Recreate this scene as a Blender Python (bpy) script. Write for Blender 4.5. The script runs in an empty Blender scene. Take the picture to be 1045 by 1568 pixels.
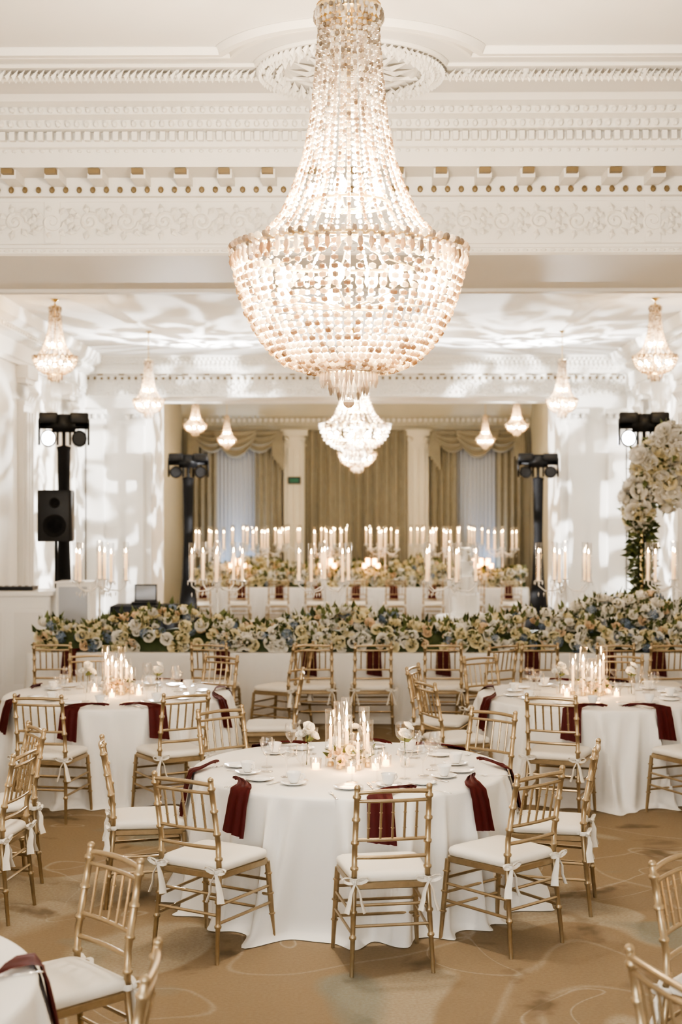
import bpy, math, random
import numpy as np
from math import pi, sin, cos, radians, sqrt, atan2
from mathutils import Vector, Matrix, Euler
random.seed(7); rng = np.random.RandomState(3)
scene = bpy.context.scene
COL = scene.collection

# ------------------------------------------------------------------ materials
def new_mat(name):
    m = bpy.data.materials.new(name); m.use_nodes = True
    return m, m.node_tree, m.node_tree.nodes["Principled BSDF"]
def mat(name, col, rough=0.6, metal=0.0, emis=None, es=0.0, trans=0.0, sheen=0.0, bump=0.0, bscale=40.0, var=0.0, vscale=3.0, sub=0.0, ior=1.45):
    m, nt, b = new_mat(name)
    b.inputs["Base Color"].default_value = (*col, 1)
    b.inputs["Roughness"].default_value = rough
    b.inputs["Metallic"].default_value = metal
    b.inputs["IOR"].default_value = ior
    b.inputs["Transmission Weight"].default_value = trans
    b.inputs["Sheen Weight"].default_value = sheen
    if emis: 
        b.inputs["Emission Color"].default_value = (*emis, 1); b.inputs["Emission Strength"].default_value = es
    tc = nt.nodes.new("ShaderNodeTexCoord")
    if var > 0:
        n = nt.nodes.new("ShaderNodeTexNoise"); n.inputs["Scale"].default_value = vscale; n.inputs["Detail"].default_value = 3
        nt.links.new(tc.outputs["Object"], n.inputs["Vector"])
        mx = nt.nodes.new("ShaderNodeMix"); mx.data_type = 'RGBA'
        mx.inputs[6].default_value = (*[c*(1-var) for c in col], 1); mx.inputs[7].default_value = (*[min(1, c*(1+var)) for c in col], 1)
        nt.links.new(n.outputs["Fac"], mx.inputs[0]); nt.links.new(mx.outputs[2], b.inputs["Base Color"])
    if bump > 0:
        n = nt.nodes.new("ShaderNodeTexNoise"); n.inputs["Scale"].default_value = bscale; n.inputs["Detail"].default_value = 4
        nt.links.new(tc.outputs["Object"], n.inputs["Vector"])
        bp = nt.nodes.new("ShaderNodeBump"); bp.inputs["Strength"].default_value = bump; bp.inputs["Distance"].default_value = 0.01
        nt.links.new(n.outputs["Fac"], bp.inputs["Height"]); nt.links.new(bp.outputs[0], b.inputs["Normal"])
    return m
def thin_glass(name, tint=(1,1,1), k=0.12):
    m = bpy.data.materials.new(name); m.use_nodes = True; nt = m.node_tree; nt.nodes.clear()
    o = nt.nodes.new("ShaderNodeOutputMaterial"); t = nt.nodes.new("ShaderNodeBsdfTransparent"); g = nt.nodes.new("ShaderNodeBsdfGlossy")
    g.inputs["Roughness"].default_value = 0.05; t.inputs[0].default_value = (*tint, 1)
    lw = nt.nodes.new("ShaderNodeLayerWeight"); lw.inputs["Blend"].default_value = 0.35
    ma = nt.nodes.new("ShaderNodeMath"); ma.operation = 'MULTIPLY_ADD'; ma.inputs[1].default_value = 0.7; ma.inputs[2].default_value = k*0.5
    mx = nt.nodes.new("ShaderNodeMixShader")
    nt.links.new(lw.outputs["Facing"], ma.inputs[0]); nt.links.new(ma.outputs[0], mx.inputs[0])
    nt.links.new(t.outputs[0], mx.inputs[1]); nt.links.new(g.outputs[0], mx.inputs[2]); nt.links.new(mx.outputs[0], o.inputs[0])
    return m

M_plaster = mat("plaster_white", (0.80,0.78,0.74), 0.75, bump=0.05, bscale=25, var=0.03)
M_ceil = mat("ceiling_paint", (0.78,0.765,0.74), 0.8, var=0.02)
M_orn = mat("ornament_cream", (0.82,0.795,0.745), 0.6)
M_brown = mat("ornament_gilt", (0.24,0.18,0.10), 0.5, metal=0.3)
M_wallback = mat("wall_beige", (0.60,0.58,0.50), 0.75, var=0.04)
M_cloth = mat("white_linen", (0.80,0.80,0.79), 0.85, bump=0.06, bscale=300)
M_cush = mat("cushion_white", (0.80,0.78,0.73), 0.9, bump=0.05, bscale=200)
M_gold = mat("champagne_gold", (0.44,0.355,0.24), 0.34, metal=0.75, var=0.15, vscale=30)
M_brass = mat("brass", (0.75,0.6,0.35), 0.3, metal=0.9)
M_burg = mat("burgundy_satin", (0.075,0.004,0.005), 0.65, var=0.2, vscale=20)
M_black = mat("black_fabric", (0.006,0.006,0.007), 0.75)
M_blackpl = mat("black_plastic", (0.012,0.012,0.013), 0.4)
M_glass = thin_glass("clear_glass")
M_silver = mat("silver", (0.8,0.8,0.8), 0.2, metal=1.0)
M_china = mat("white_china", (0.88,0.88,0.87), 0.2)
M_candle = mat("ivory_wax_glow", (0.88,0.72,0.50), 0.5, emis=(1,0.60,0.30), es=0.5)  # wax emits a warm glow of its own so the tapers look lit
M_flame = mat("flame", (1,0.6,0.2), 0.5, emis=(1,0.62,0.26), es=55)
M_votive = mat("votive_glass_glow", (0.95,0.7,0.4), 0.2, trans=0.4, emis=(1,0.55,0.2), es=3.0)
M_bulb = mat("bulb_warm", (1,0.8,0.5), 0.5, emis=(1,0.76,0.44), es=45)
M_lens = mat("stage_lens", (1,1,1), 0.2, emis=(0.85,0.92,1), es=14)
M_cream = mat("petal_cream", (0.87,0.80,0.58), 0.7, var=0.08, vscale=8)
M_ivory = mat("petal_ivory", (0.90,0.88,0.82), 0.7)
M_peach = mat("petal_peach", (0.86,0.70,0.52), 0.7, var=0.08, vscale=8)
M_blue = mat("petal_blue", (0.25,0.33,0.46), 0.7, var=0.3, vscale=12)
M_leaf = mat("leaf_green", (0.06,0.085,0.035), 0.6, var=0.4, vscale=9)
M_leaf2 = mat("leaf_sage", (0.18,0.215,0.10), 0.6, var=0.3, vscale=9)
M_curt = mat("curtain_taupe", (0.33,0.315,0.265), 0.85, var=0.12, vscale=6)
M_sheer = mat("sheer_grey", (0.46,0.49,0.54), 0.9)
M_green = mat("exit_green", (0.01,0.07,0.04), 0.4, emis=(0.02,0.3,0.14), es=0.1)
M_steel = mat("steel_grey", (0.4,0.41,0.43), 0.35, metal=0.8)

def crystal_mat(name, warm):
    m = bpy.data.materials.new(name); m.use_nodes = True; nt = m.node_tree; nt.nodes.clear()
    o = nt.nodes.new("ShaderNodeOutputMaterial"); g = nt.nodes.new("ShaderNodeNewGeometry")
    def ramp(pts):
        r = nt.nodes.new("ShaderNodeValToRGB"); e=r.color_ramp.elements
        e[0].position=pts[0][0]; e[0].color=(*pts[0][1],1); e[1].position=pts[1][0]; e[1].color=(*pts[1][1],1)
        for p,c in pts[2:]: q=e.new(p); q.color=(*c,1)
        nt.links.new(g.outputs["Random Per Island"], r.inputs[0]); return r.outputs[0]
    p = nt.nodes.new("ShaderNodeBsdfPrincipled"); nt.links.new(ramp([(0.0,(0.24,0.22,0.18)),(0.3,(0.50,0.47,0.41)),(0.6,(0.78,0.76,0.71)),(1.0,(0.98,0.98,0.96))]), p.inputs["Base Color"])
    p.inputs["Roughness"].default_value = 0.08; p.inputs["IOR"].default_value = 1.8
    tr = nt.nodes.new("ShaderNodeBsdfTranslucent"); nt.links.new(ramp([(0.0,(0.50,0.30,0.13)),(0.5,(0.85,0.62,0.34)),(1.0,(1,0.89,0.70))]), tr.inputs[0])
    m1 = nt.nodes.new("ShaderNodeMixShader"); m1.inputs[0].default_value = warm
    nt.links.new(p.outputs[0], m1.inputs[1]); nt.links.new(tr.outputs[0], m1.inputs[2]); nt.links.new(m1.outputs[0], o.inputs[0])
    return m
M_crystal = crystal_mat("crystal",0.32)

def carpet_mat():
    m, nt, b = new_mat("patterned_carpet"); b.inputs["Roughness"].default_value = 0.95
    L = nt.links.new
    tc = nt.nodes.new("ShaderNodeTexCoord"); 
    def noise(scale, det=2, dist=0.0, off=0):
        mp = nt.nodes.new("ShaderNodeMapping"); mp.inputs["Location"].default_value = (off, off*0.7, 0); L(tc.outputs["Object"], mp.inputs[0])
        n = nt.nodes.new("ShaderNodeTexNoise"); n.inputs["Scale"].default_value = scale; n.inputs["Detail"].default_value = det
        n.inputs["Distortion"].default_value = dist; L(mp.outputs[0], n.inputs["Vector"]); return n.outputs["Fac"]
    def ramp(src, pts):
        r = nt.nodes.new("ShaderNodeValToRGB"); e = r.color_ramp.elements
        e[0].position = pts[0][0]; e[0].color = (*[pts[0][1]]*3, 1); e[1].position = pts[1][0]; e[1].color = (*[pts[1][1]]*3, 1)
        for p, v in pts[2:]:
            q = e.new(p); q.color = (v, v, v, 1)
        L(src, r.inputs[0]); return r.outputs[0]
    def mix(a, bcol, fac):
        x = nt.nodes.new("ShaderNodeMix"); x.data_type = 'RGBA'
        L(fac, x.inputs[0])
        if isinstance(a, tuple): x.inputs[6].default_value = (*a, 1)
        else: L(a, x.inputs[6])
        x.inputs[7].default_value = (*bcol, 1); return x.outputs[2]
    n1 = noise(0.7, 1.2, 0.5)
    c = mix((0.295,0.232,0.158), (0.40,0.35,0.27), ramp(n1, [(0.55,0),(0.565,1)]))
    c = mix(c, (0.48,0.43,0.35), ramp(n1, [(0.42,0),(0.428,0.45),(0.438,0.0)]))
    n2 = noise(1.2, 0.6, 1.2, 7.3)
    c = mix(c, (0.48,0.43,0.35), ramp(n2, [(0.60,0),(0.606,0.7),(0.616,0.0)]))
    c = mix(c, (0.12,0.088,0.055), ramp(noise(2.4,4,0.4,13.1), [(0.59,0),(0.69,0.75)]))
    c = mix(c, (0.23,0.255,0.23), ramp(noise(0.9,1.5,0.3,21.7), [(0.63,0),(0.66,0.7)]))
    c = mix(c, (0.19,0.14,0.09), ramp(noise(60,3), [(0.3,0.35),(0.7,0.0)]))
    L(c, b.inputs["Base Color"])
    n = nt.nodes.new("ShaderNodeTexNoise"); n.inputs["Scale"].default_value = 260; L(tc.outputs["Object"], n.inputs["Vector"])
    bp = nt.nodes.new("ShaderNodeBump"); bp.inputs["Strength"].default_value = 0.4; bp.inputs["Distance"].default_value = 0.005
    L(n.outputs["Fac"], bp.inputs["Height"]); L(bp.outputs[0], b.inputs["Normal"])
    return m
M_carpet = carpet_mat()

# ------------------------------------------------------------------ mesh builder
class MB:
    def __init__(s): s.v=[]; s.n=0; s.f=[]; s.m=[]
    def add(s, verts, faces, mi=0):
        verts = np.asarray(verts, float).reshape(-1,3); o = s.n
        s.v.append(verts); s.n += len(verts)
        s.f.extend([tuple(i+o for i in f) for f in faces]); s.m.extend([mi]*len(faces))
    def merge(s, other, M, mi=None):
        V = np.concatenate(other.v); M = np.array(M); V2 = V @ M[:3,:3].T + M[:3,3]; o = s.n
        s.v.append(V2); s.n += len(V2)
        s.f.extend([tuple(i+o for i in f) for f in other.f])
        s.m.extend(other.m if mi is None else [mi]*len(other.f))
    def mesh(s, name, mats, smooth=True, ang=None):
        me = bpy.data.meshes.new(name); V = np.concatenate(s.v)
        me.from_pydata(V.tolist(), [], s.f)
        for m in mats: me.materials.append(m)
        me.polygons.foreach_set("material_index", s.m)
        me.polygons.foreach_set("use_smooth", [smooth]*len(s.f))
        me.update()
        if smooth and ang:
            try: me.set_sharp_from_angle(angle=radians(ang))
            except Exception: pass
        return me
    def obj(s, name, mats, smooth=True, ang=40, loc=(0,0,0), rz=0, parent=None):
        return place(s.mesh(name, mats, smooth, ang), name, loc, rz, parent=parent)
def place(me, name, loc=(0,0,0), rz=0.0, sc=(1,1,1), parent=None):
    o = bpy.data.objects.new(name, me); o.location = loc; o.rotation_euler = (0,0,rz); o.scale = sc
    if parent: o.parent = parent
    COL.objects.link(o); return o
def empty(name, loc=(0,0,0), rz=0.0, sc=(1,1,1)):
    o = place(None, name, loc, rz, sc); o.empty_display_size = 0.2; return o

def tube(mb, pts, radii, n=8, mi=0, cap=True, flat=1.0):
    pts = [Vector(p) for p in pts]
    if not isinstance(radii, (list, tuple)): radii = [radii]*len(pts)
    V=[]; prevu=None
    for i,p in enumerate(pts):
        t = (pts[min(i+1,len(pts)-1)] - pts[max(i-1,0)])
        t = t.normalized() if t.length > 1e-9 else Vector((0,0,1))
        if prevu is None:
            r = Vector((0,0,1)) if abs(t.z) < 0.9 else Vector((1,0,0)); u = t.cross(r).normalized()
        else:
            u = prevu - t*prevu.dot(t); u = u.normalized() if u.length>1e-6 else prevu
        w = t.cross(u); prevu = u
        for k in range(n):
            a = 2*pi*k/n; V.append(p + u*(cos(a)*radii[i]) + w*(sin(a)*radii[i]*flat))
    F=[]
    for i in range(len(pts)-1):
        for k in range(n):
            k2=(k+1)%n; F.append((i*n+k, i*n+k2, (i+1)*n+k2, (i+1)*n+k))
    if cap:
        F.append(tuple(range(n-1,-1,-1))); F.append(tuple((len(pts)-1)*n+k for k in range(n)))
    mb.add([tuple(v) for v in V], F, mi)
def lathe(mb, prof, n=16, c=(0,0,0), mi=0, cap0=False, cap1=False):
    V=[]; F=[]
    for r,z in prof:
        for k in range(n):
            a=2*pi*k/n; V.append((c[0]+r*cos(a), c[1]+r*sin(a), c[2]+z))
    for i in range(len(prof)-1):
        for k in range(n):
            k2=(k+1)%n; F.append((i*n+k,i*n+k2,(i+1)*n+k2,(i+1)*n+k))
    if cap0: F.append(tuple(range(n-1,-1,-1)))
    if cap1: F.append(tuple((len(prof)-1)*n+k for k in range(n)))
    mb.add(V,F,mi)
def box(mb, x0,x1,y0,y1,z0,z1, mi=0):
    V=[(x0,y0,z0),(x1,y0,z0),(x1,y1,z0),(x0,y1,z0),(x0,y0,z1),(x1,y0,z1),(x1,y1,z1),(x0,y1,z1)]
    mb.add(V,[(0,3,2,1),(4,5,6,7),(0,1,5,4),(1,2,6,5),(2,3,7,6),(3,0,4,7)],mi)
def ball(mb, c, r, n=8, m=5, mi=0, sz=1.0):
    prof=[(max(1e-4,r*sin(pi*i/m)), -r*sz*cos(pi*i/m)) for i in range(m+1)]
    lathe(mb, prof, n, c, mi)
def outline_rr(hx, hy, rad, n=6, taper=0.0):
    P=[]
    for cx,cy,a0 in ((hx-rad,hy-rad,0),(-hx+rad,hy-rad,90),(-hx+rad,-hy+rad,180),(hx-rad,-hy+rad,270)):
        for k in range(n+1):
            a=radians(a0+90*k/n); x=cx+rad*cos(a); y=cy+rad*sin(a)
            P.append((x*(1+taper*y/hy), y))
    return P
def slab(mb, outl, layers, mi=0, c=(0,0,0)):
    n=len(outl); V=[]; F=[]
    for z,s in layers:
        for x,y in outl: V.append((c[0]+x*s,c[1]+y*s,c[2]+z))
    for i in range(len(layers)-1):
        for k in range(n):
            k2=(k+1)%n; F.append((i*n+k,i*n+k2,(i+1)*n+k2,(i+1)*n+k))
    F.append(tuple(range(n-1,-1,-1))); F.append(tuple((len(layers)-1)*n+k for k in range(n)))
    mb.add(V,F,mi)
def extrude_x(mb, prof, x0, x1, mi=0):
    n=len(prof); V=[(x0,y,z) for y,z in prof]+[(x1,y,z) for y,z in prof]
    F=[(k,(k+1)%n,n+(k+1)%n,n+k) for k in range(n)]
    F.append(tuple(range(n))); F.append(tuple(range(2*n-1,n-1,-1)))
    mb.add(V,F,mi)
def TRS(loc, rot=(0,0,0), sc=(1,1,1)):
    return Matrix.Translation(loc) @ Euler(rot).to_matrix().to_4x4() @ Matrix.Diagonal((*sc,1))

# ------------------------------------------------------------------ room shell
HW=4.75; C1=5.3; C2=4.94; YB=34.0; HB=4.15; C3=4.75
def boxobj(name, dims, m):
    mb=MB(); box(mb,*dims); return mb.obj(name,[m],smooth=False)
boxobj("floor", (-HW-0.2,HW+0.2,-3,YB+0.2,-0.1,0), M_carpet)
boxobj("ceiling", (-HW-0.2,HW+0.2,-3,11.2,C1,C1+0.15), M_ceil)
boxobj("ceiling", (-HW-0.2,HW+0.2,12.9,25.0,C2,C2+0.15), M_ceil)
boxobj("ceiling", (-HB-0.2,HB+0.2,26.6,YB+0.2,C3,C3+0.15), M_wallback)
boxobj("wall_left", (-HW-0.2,-HW,-3,25.0,0,C1), M_plaster)
boxobj("wall_right", (HW,HW+0.2,-3,25.0,0,C1), M_plaster)
# unseen wall behind the photographer; tall openings added off-centre for side fill light
mb=MB()
for a,b in ((-4.95,-4.5),(-2.1,-1.5),(0.9,4.95)): box(mb,a,b,-3.2,-3.0,0,C1)
for a,b in ((-4.5,-2.1),(-1.5,0.9)):
    box(mb,a,b,-3.2,-3.0,0,0.5); box(mb,a,b,-3.2,-3.0,4.9,C1)
    for q in (0.33,0.66): x=a+(b-a)*q; box(mb,x-0.03,x+0.03,-3.14,-3.06,0.5,4.9)
    box(mb,a,b,-3.14,-3.06,2.7,2.76)
mb.obj("wall_front",[M_plaster],smooth=False)
boxobj("wall_back", (-HB-0.2,HB+0.2,YB,YB+0.2,0,C3), M_wallback)
boxobj("wall_back_left", (-HB-0.2,-HB,26.6,YB,0,C3), M_wallback)
boxobj("wall_back_right", (HB,HB+0.2,26.6,YB,0,C3), M_wallback)
for nm,s in (("wall_opening_left",-1),("wall_opening_right",1)):
    mb=MB(); xs=sorted((s*3.6,s*(HW+0.2))); box(mb,xs[0],xs[1],25.0,26.6,0,4.24)
    for px in (3.72,4.42):
        a,b=sorted((s*px,s*(px+0.30))); box(mb,a,b,24.88,25.0,0,3.75); box(mb,a-0.03,b+0.03,24.84,25.0,3.75,3.85); box(mb,a-0.05,b+0.05,24.80,25.0,3.93,4.02); box(mb,a-0.03,b+0.03,24.84,25.0,0,0.3)
        for q in range(3): ball(mb,((a+b)/2+(q-1)*0.12,24.84,3.89),0.05,8,5)
    mb.obj(nm,[M_plaster],smooth=False)

bead=MB(); ball(bead,(0,0,0),1.0,6,4)
leafb=MB()
leafb.add([(-0.5,0,0),(0,-0.22,0.12),(0.5,0,0),(0,0.22,0.12),(0,0,0.2)],[(0,1,4),(1,2,4),(2,3,4),(3,0,4)])
def beam(name, Y, z0, zc, depth, k, proj, span):
    """entablature beam; face at Y, bottom z0, ceiling zc"""
    H=zc-z0; P=lambda dy,h:(Y-dy*proj, z0+h*H)
    prof=[P(0.05,0),P(0.07,0.015),P(0.07,0.05),P(0.03,0.06),P(0.03,0.085),P(0,0.095),P(0,0.43),P(0.05,0.435),P(0.05,0.455),P(0.06,0.565),P(0.40,0.565),P(0.40,0.69),
          P(0.43,0.70),P(0.43,0.73),P(0.43,0.80),P(0.50,0.81),P(0.50,0.87),P(0.58,0.89),P(0.58,0.94),P(0.66,0.96),P(0.70,1.0),(Y+depth,zc),(Y+depth,z0),(Y+depth-0.12,z0),(Y+depth-0.12,z0+0.03),(Y+0.25,z0+0.03),(Y+0.25,z0)]
    mb=MB(); extrude_x(mb,prof,-span,span)
    s=k
    n=int(span/(0.32*s))
    for i in range(-n,n+1):
        x=i*0.325*s+0.02
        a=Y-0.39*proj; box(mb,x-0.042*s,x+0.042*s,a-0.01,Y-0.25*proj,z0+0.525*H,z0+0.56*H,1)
        box(mb,x-0.055*s,x+0.055*s,a+0.05*proj,Y-0.03*proj,z0+0.50*H,z0+0.564*H,0)
    n=int(span/(0.105*s))
    for i in range(-n,n+1):
        x=i*0.105*s; mb.merge(bead,TRS((x,Y-0.07*proj,z0+0.475*H),(0,0,0),(0.022*s,0.02*s,0.027*s)),1)
    n=int(span/(0.07*s))
    for i in range(-n,n+1):
        x=i*0.07*s
        box(mb,x-0.02*s,x+0.02*s,Y-0.485*proj,Y-0.42*proj,z0+0.735*H,z0+0.795*H,0)
        mb.merge(bead,TRS((x,Y-0.51*proj,z0+0.84*H),(0,0,0),(0.022*s,0.028,0.026*s)),0)
        mb.merge(bead,TRS((x+0.03*s,Y-0.59*proj,z0+0.915*H),(0,0,0),(0.022*s,0.03,0.022*s)),0)
        mb.merge(bead,TRS((x,Y-0.41*proj,z0+0.675*H),(0,0,0),(0.018*s,0.015,0.012*s)),0)
        mb.merge(bead,TRS((x,Y-0.07*proj,z0+0.033*H),(0,0,0),(0.028*s,0.012,0.012*s)),0)
    n=int(span/(0.29*s)); zc2=z0+0.255*H
    for i in range(-n,n+1):
        sg = 1 if i%2 else -1
        cx=i*0.29*s
        pts=[]; 
        for q in range(20):
            t=q/19; a=t*3.2*pi; r=(0.075*(1-t)+0.012)*s
            pts.append((cx+cos(a)*r*1.0, Y-0.004, zc2+sg*sin(a)*r*0.95))
        tube(mb,pts,0.015*s,4,0)
        for q in range(7):
            a=q*pi/3.5; rr=0.115*s; mb.merge(leafb,TRS((cx+cos(a)*rr,Y-0.001,zc2+sin(a)*rr*0.9),(pi/2,-a,0),(0.09*s,0.11*s,0.18*s)),0)
        for q in range(4): mb.merge(leafb,TRS((cx+0.145*s,Y-0.001,zc2+(q-1.5)*0.055*s),(pi/2,-q*0.9,0),(0.09*s,0.11*s,0.18*s)),0)
    for i in range(-3,4):
        x=i*2.32*s; 
        box(mb,x-0.06,x+0.06,Y-0.014,Y+0.01,z0+0.10*H,z0+0.41*H)
    box(mb,-span,span,Y-0.012,Y+0.01,z0+0.40*H,z0+0.415*H)
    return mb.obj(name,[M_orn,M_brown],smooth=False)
beam("trim_1",11.0,4.24,C1,1.93,1.0,1.0,HW)
beam("trim_2",25.0,4.24,C2,1.6,1.15,0.5,HW)
mb=MB(); extrude_x(mb,[(YB,4.15),(YB-0.06,4.15),(YB-0.06,4.22),(YB-0.1,4.24),(YB-0.1,4.42),(YB-0.2,4.5),(YB-0.3,4.65),(YB-0.35,C3),(YB,C3)],-HB,HB)
for i in range(-32,33): box(mb,i*0.127-0.035,i*0.127+0.035,YB-0.2,YB-0.1,4.34,4.42,1)
for i in range(-40,41): mb.merge(bead,TRS((i*0.1,YB-0.11,4.29),(0,0,0),(0.03,0.02,0.03)),0)
mb.obj("trim_3",[M_wallback,M_orn],smooth=False)
for nm,s in (("trim_4",-1),("trim_5",1)):
    mb=MB(); prof=[(0,4.3),(0.04,4.3),(0.04,4.36),(0.06,4.38),(0.06,4.6),(0.2,4.65),(0.2,4.74),(0.3,4.8),(0.36,C2),(0,C2)]
    V=[];n=len(prof)
    for y in (12.93,24.8): V+= [(s*(HW-a),y,b) for a,b in prof]
    F=[(k,(k+1)%n,n+(k+1)%n,n+k) for k in range(n)]+[tuple(range(n)),tuple(range(2*n-1,n-1,-1))]
    mb.add(V,F)
    for i in range(80): mb.merge(bead,TRS((s*(HW-0.21),13.0+i*0.147,4.695),(0,0,0),(0.03,0.05,0.035)),0)
    mb.obj(nm,[M_orn],smooth=False)
for s in (-1,1):
    for i,y in enumerate((14.2,17.2,20.2,23.2)):
        mb=MB(); w=0.42
        def bx(d,hw,z0,z1): 
            a,b=sorted((s*HW,s*(HW-d))); box(mb,a,b,y-hw,y+hw,z0,z1)
        bx(0.12,0.3,0,0.35); bx(0.09,0.24,0.35,3.75); bx(0.11,0.26,3.75,3.8); bx(0.13,0.28,4.05,4.12); bx(0.17,0.32,4.12,4.3)
        for q in (-0.17,0,0.17):
            tube(mb,[(s*(HW-0.1),y+q,0.45),(s*(HW-0.1),y+q,3.65)],0.04,6)
            mb.merge(leafb,TRS((s*(HW-0.12),y+q,3.93),(0,s*-pi/2,0),(0.28,0.5,0.5)))
        mb.obj("trim_pilaster",[M_plaster],smooth=False)
# ceiling garland moulding + bow + medallion
mb=MB()
def bowpath(y0,r,cy):
    hc=sqrt(max(0,r*r-(y0-cy)**2)); P=[]
    for x in np.linspace(-HW,-hc,30): P.append((x,y0))
    a0=atan2(y0-cy,-hc); a1=atan2(y0-cy,hc)
    if a0>0: a0-=2*pi
    for t in np.linspace(0,1,41)[1:-1]:
        a=a0+(a1-a0)*t; P.append((r*cos(a),cy+r*sin(a)))
    for x in np.linspace(hc,HW,30): P.append((x,y0))
    return P
for y0,r,cy,rad in ((9.30,0.93,9.67,0.05),(9.42,0.83,9.67,0.028),(9.62,0.66,9.75,0.022),(9.93,0.0,9.75,0.022)):
    P = bowpath(y0,r,cy) if r else [(x,y0) for x in np.linspace(-HW,HW,3)]
    tube(mb,[(x,y,C1-0.005) for x,y in P],rad,6)
def garland(P,w):
    for i in range(len(P)-1):
        (x0,y0),(x1,y1)=P[i],P[i+1]; L=math.hypot(x1-x0,y1-y0); a=atan2(y1-y0,x1-x0)
        m=max(1,int(L/0.045))
        for j in range(m):
            t=(j+0.5)/m; x=x0+(x1-x0)*t; y=y0+(y1-y0)*t
            for sg in (-1,1):
                mb.merge(leafb,TRS((x-sin(a)*sg*0.03,y+cos(a)*sg*0.03,C1-0.002),(pi,0,-0+a+sg*0.6),(0.09,0.11,0.36)))
            if random.random()<0.4: mb.merge(bead,TRS((x,y,C1-0.03),(0,0,0),(0.022,0.022,0.025)))
garland([(-HW,9.78),(-0.66,9.78)],1); garland([(0.66,9.78),(HW,9.78)],1)
ring=[(0.6*cos(a),9.75+0.6*sin(a)) for a in np.linspace(0,2*pi,40)]
garland(ring,1); garland([(0.53*cos(a),9.75+0.53*sin(a)) for a in np.linspace(0,2*pi,40)],1)
tube(mb,[(0.45*cos(a),9.75+0.45*sin(a),C1) for a in np.linspace(0,2*pi,40)],0.018,6)
for rr,nn,sc in ((0.3,16,0.26),(0.14,10,0.2)):
    for k in range(nn):
        a=2*pi*k/nn; mb.merge(leafb,TRS((rr*cos(a),9.75+rr*sin(a),C1),(pi,0,a),(sc,sc*0.8,0.26)))
for i in range(-11,12):
    if abs(i)>1: mb.merge(bead,TRS((i*0.4,9.78,C1),(0,0,0),(0.04,0.04,0.05)))
mb.obj("trim_ceiling_medallion",[M_orn],smooth=False)

# ------------------------------------------------------------------ curtains & windows
def curtain(name, x0,x1,y,z0,z1,pleat,amp,m,seed=0):
    r=random.Random(seed); n=int((x1-x0)/pleat*8); mb=MB(); V=[];F=[]; nz=10
    ph=[r.uniform(-0.6,0.6) for _ in range(n//8+3)]
    for j in range(nz+1):
        t=j/nz; z=z0+(z1-z0)*t
        for i in range(n+1):
            u=i/n; a=2*pi*i/8+ph[i//8]*0.3
            d=sin(a)*amp*(0.75+0.35*(1-t)*sin(i*0.13+seed))
            V.append((x0+(x1-x0)*u,y+d,z))
    for j in range(nz):
        for i in range(n):
            a=j*(n+1)+i; F.append((a,a+1,a+n+2,a+n+1))
    mb.add(V,F); return mb.obj(name,[m])
curtain("curtain_panel",-1.22,1.22,33.75,0.02,4.12,0.22,0.10,M_curt,1)
def swag(mb,x0,x1,y,zt,drop,mi=0):
    nu,nv=24,14; V=[];F=[]
    for j in range(nv+1):
        v=j/nv
        for i in range(nu+1):
            u=i/nu; V.append((x0+(x1-x0)*u, y-0.08-0.05*sin(v*pi*7)*sin(pi*u)-0.06*sin(pi*v)*sin(pi*u), zt-v*(0.12+drop*sin(pi*u)**0.8)))
    for j in range(nv):
        for i in range(nu):
            a=j*(nu+1)+i; F.append((a,a+1,a+nu+2,a+nu+1))
    mb.add(V,F,mi)
for wi,s in ((1,-1),(2,1)):
    cx=s*2.85
    mb=MB(); 
    for a,b in ((-0.62,-0.56),(0.56,0.62),(-0.03,0.03)): box(mb,cx+a,cx+b,33.94,33.999,0.25,3.9)
    for z in (0.25,1.5,2.8,3.84): box(mb,cx-0.6,cx+0.6,33.94,33.999,z,z+0.06)
    box(mb,cx-0.57,cx+0.57,33.985,33.999,0.25,3.9,1)
    mb.obj("window_%d"%wi,[M_plaster,mat("window_pane_%d"%wi,(0.5,0.55,0.62),0.2,emis=(0.5,0.6,0.75),es=0.5)],smooth=False)
    curtain("sheer_curtain",cx-0.62,cx+0.62,33.84,0.02,4.05,0.09,0.025,M_sheer,3+wi)
    curtain("curtain_panel",cx-1.08,cx-0.45,33.66,0.02,4.1,0.15,0.07,M_curt,5+wi)
    curtain("curtain_panel",cx+0.45,cx+1.08,33.66,0.02,4.1,0.15,0.07,M_curt,8+wi)
    mb=MB(); swag(mb,cx-1.05,cx-0.1,33.6,4.12,0.42); swag(mb,cx+0.1,cx+1.05,33.6,4.12,0.42); swag(mb,cx-0.5,cx+0.5,33.52,4.12,0.55)
    for q in (-1.0,1.0):
        for t in range(5): tube(mb,[(cx+q+(t-2)*0.05,33.52,4.1),(cx+q+(t-2)*0.055,33.5,3.5-0.08*abs(t))],[0.02,0.045],6)
    mb.obj("swag_valance",[M_curt])
M_pil=mat("pilaster_cream",(0.74,0.71,0.63),0.7)
for s in (-1,1):
    mb=MB(); x=s*1.47
    box(mb,x-0.25,x+0.25,33.8,34,0,4.15); box(mb,x-0.3,x+0.3,33.75,34,0,0.3); box(mb,x-0.28,x+0.28,33.77,34,3.75,3.8); box(mb,x-0.32,x+0.32,33.72,34,4.0,4.15)
    for q in (-0.2,0.2): ball(mb,(x+q,33.76,3.92),0.07,8,5)
    for q in (-0.15,0,0.15): tube(mb,[(x+q,33.8,0.4),(x+q,33.8,3.7)],0.03,6)
    mb.obj("trim_pilaster",[M_pil],smooth=False)
mb=MB(); box(mb,-1.62,-1.32,33.70,33.76,2.86,3.02); box(mb,-1.58,-1.36,33.695,33.70,2.89,2.99,1); tube(mb,[(-1.47,33.76,2.95),(-1.47,33.8,2.95)],0.02,6)
mb.obj("exit_sign",[M_blackpl,M_green],smooth=False)

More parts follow.
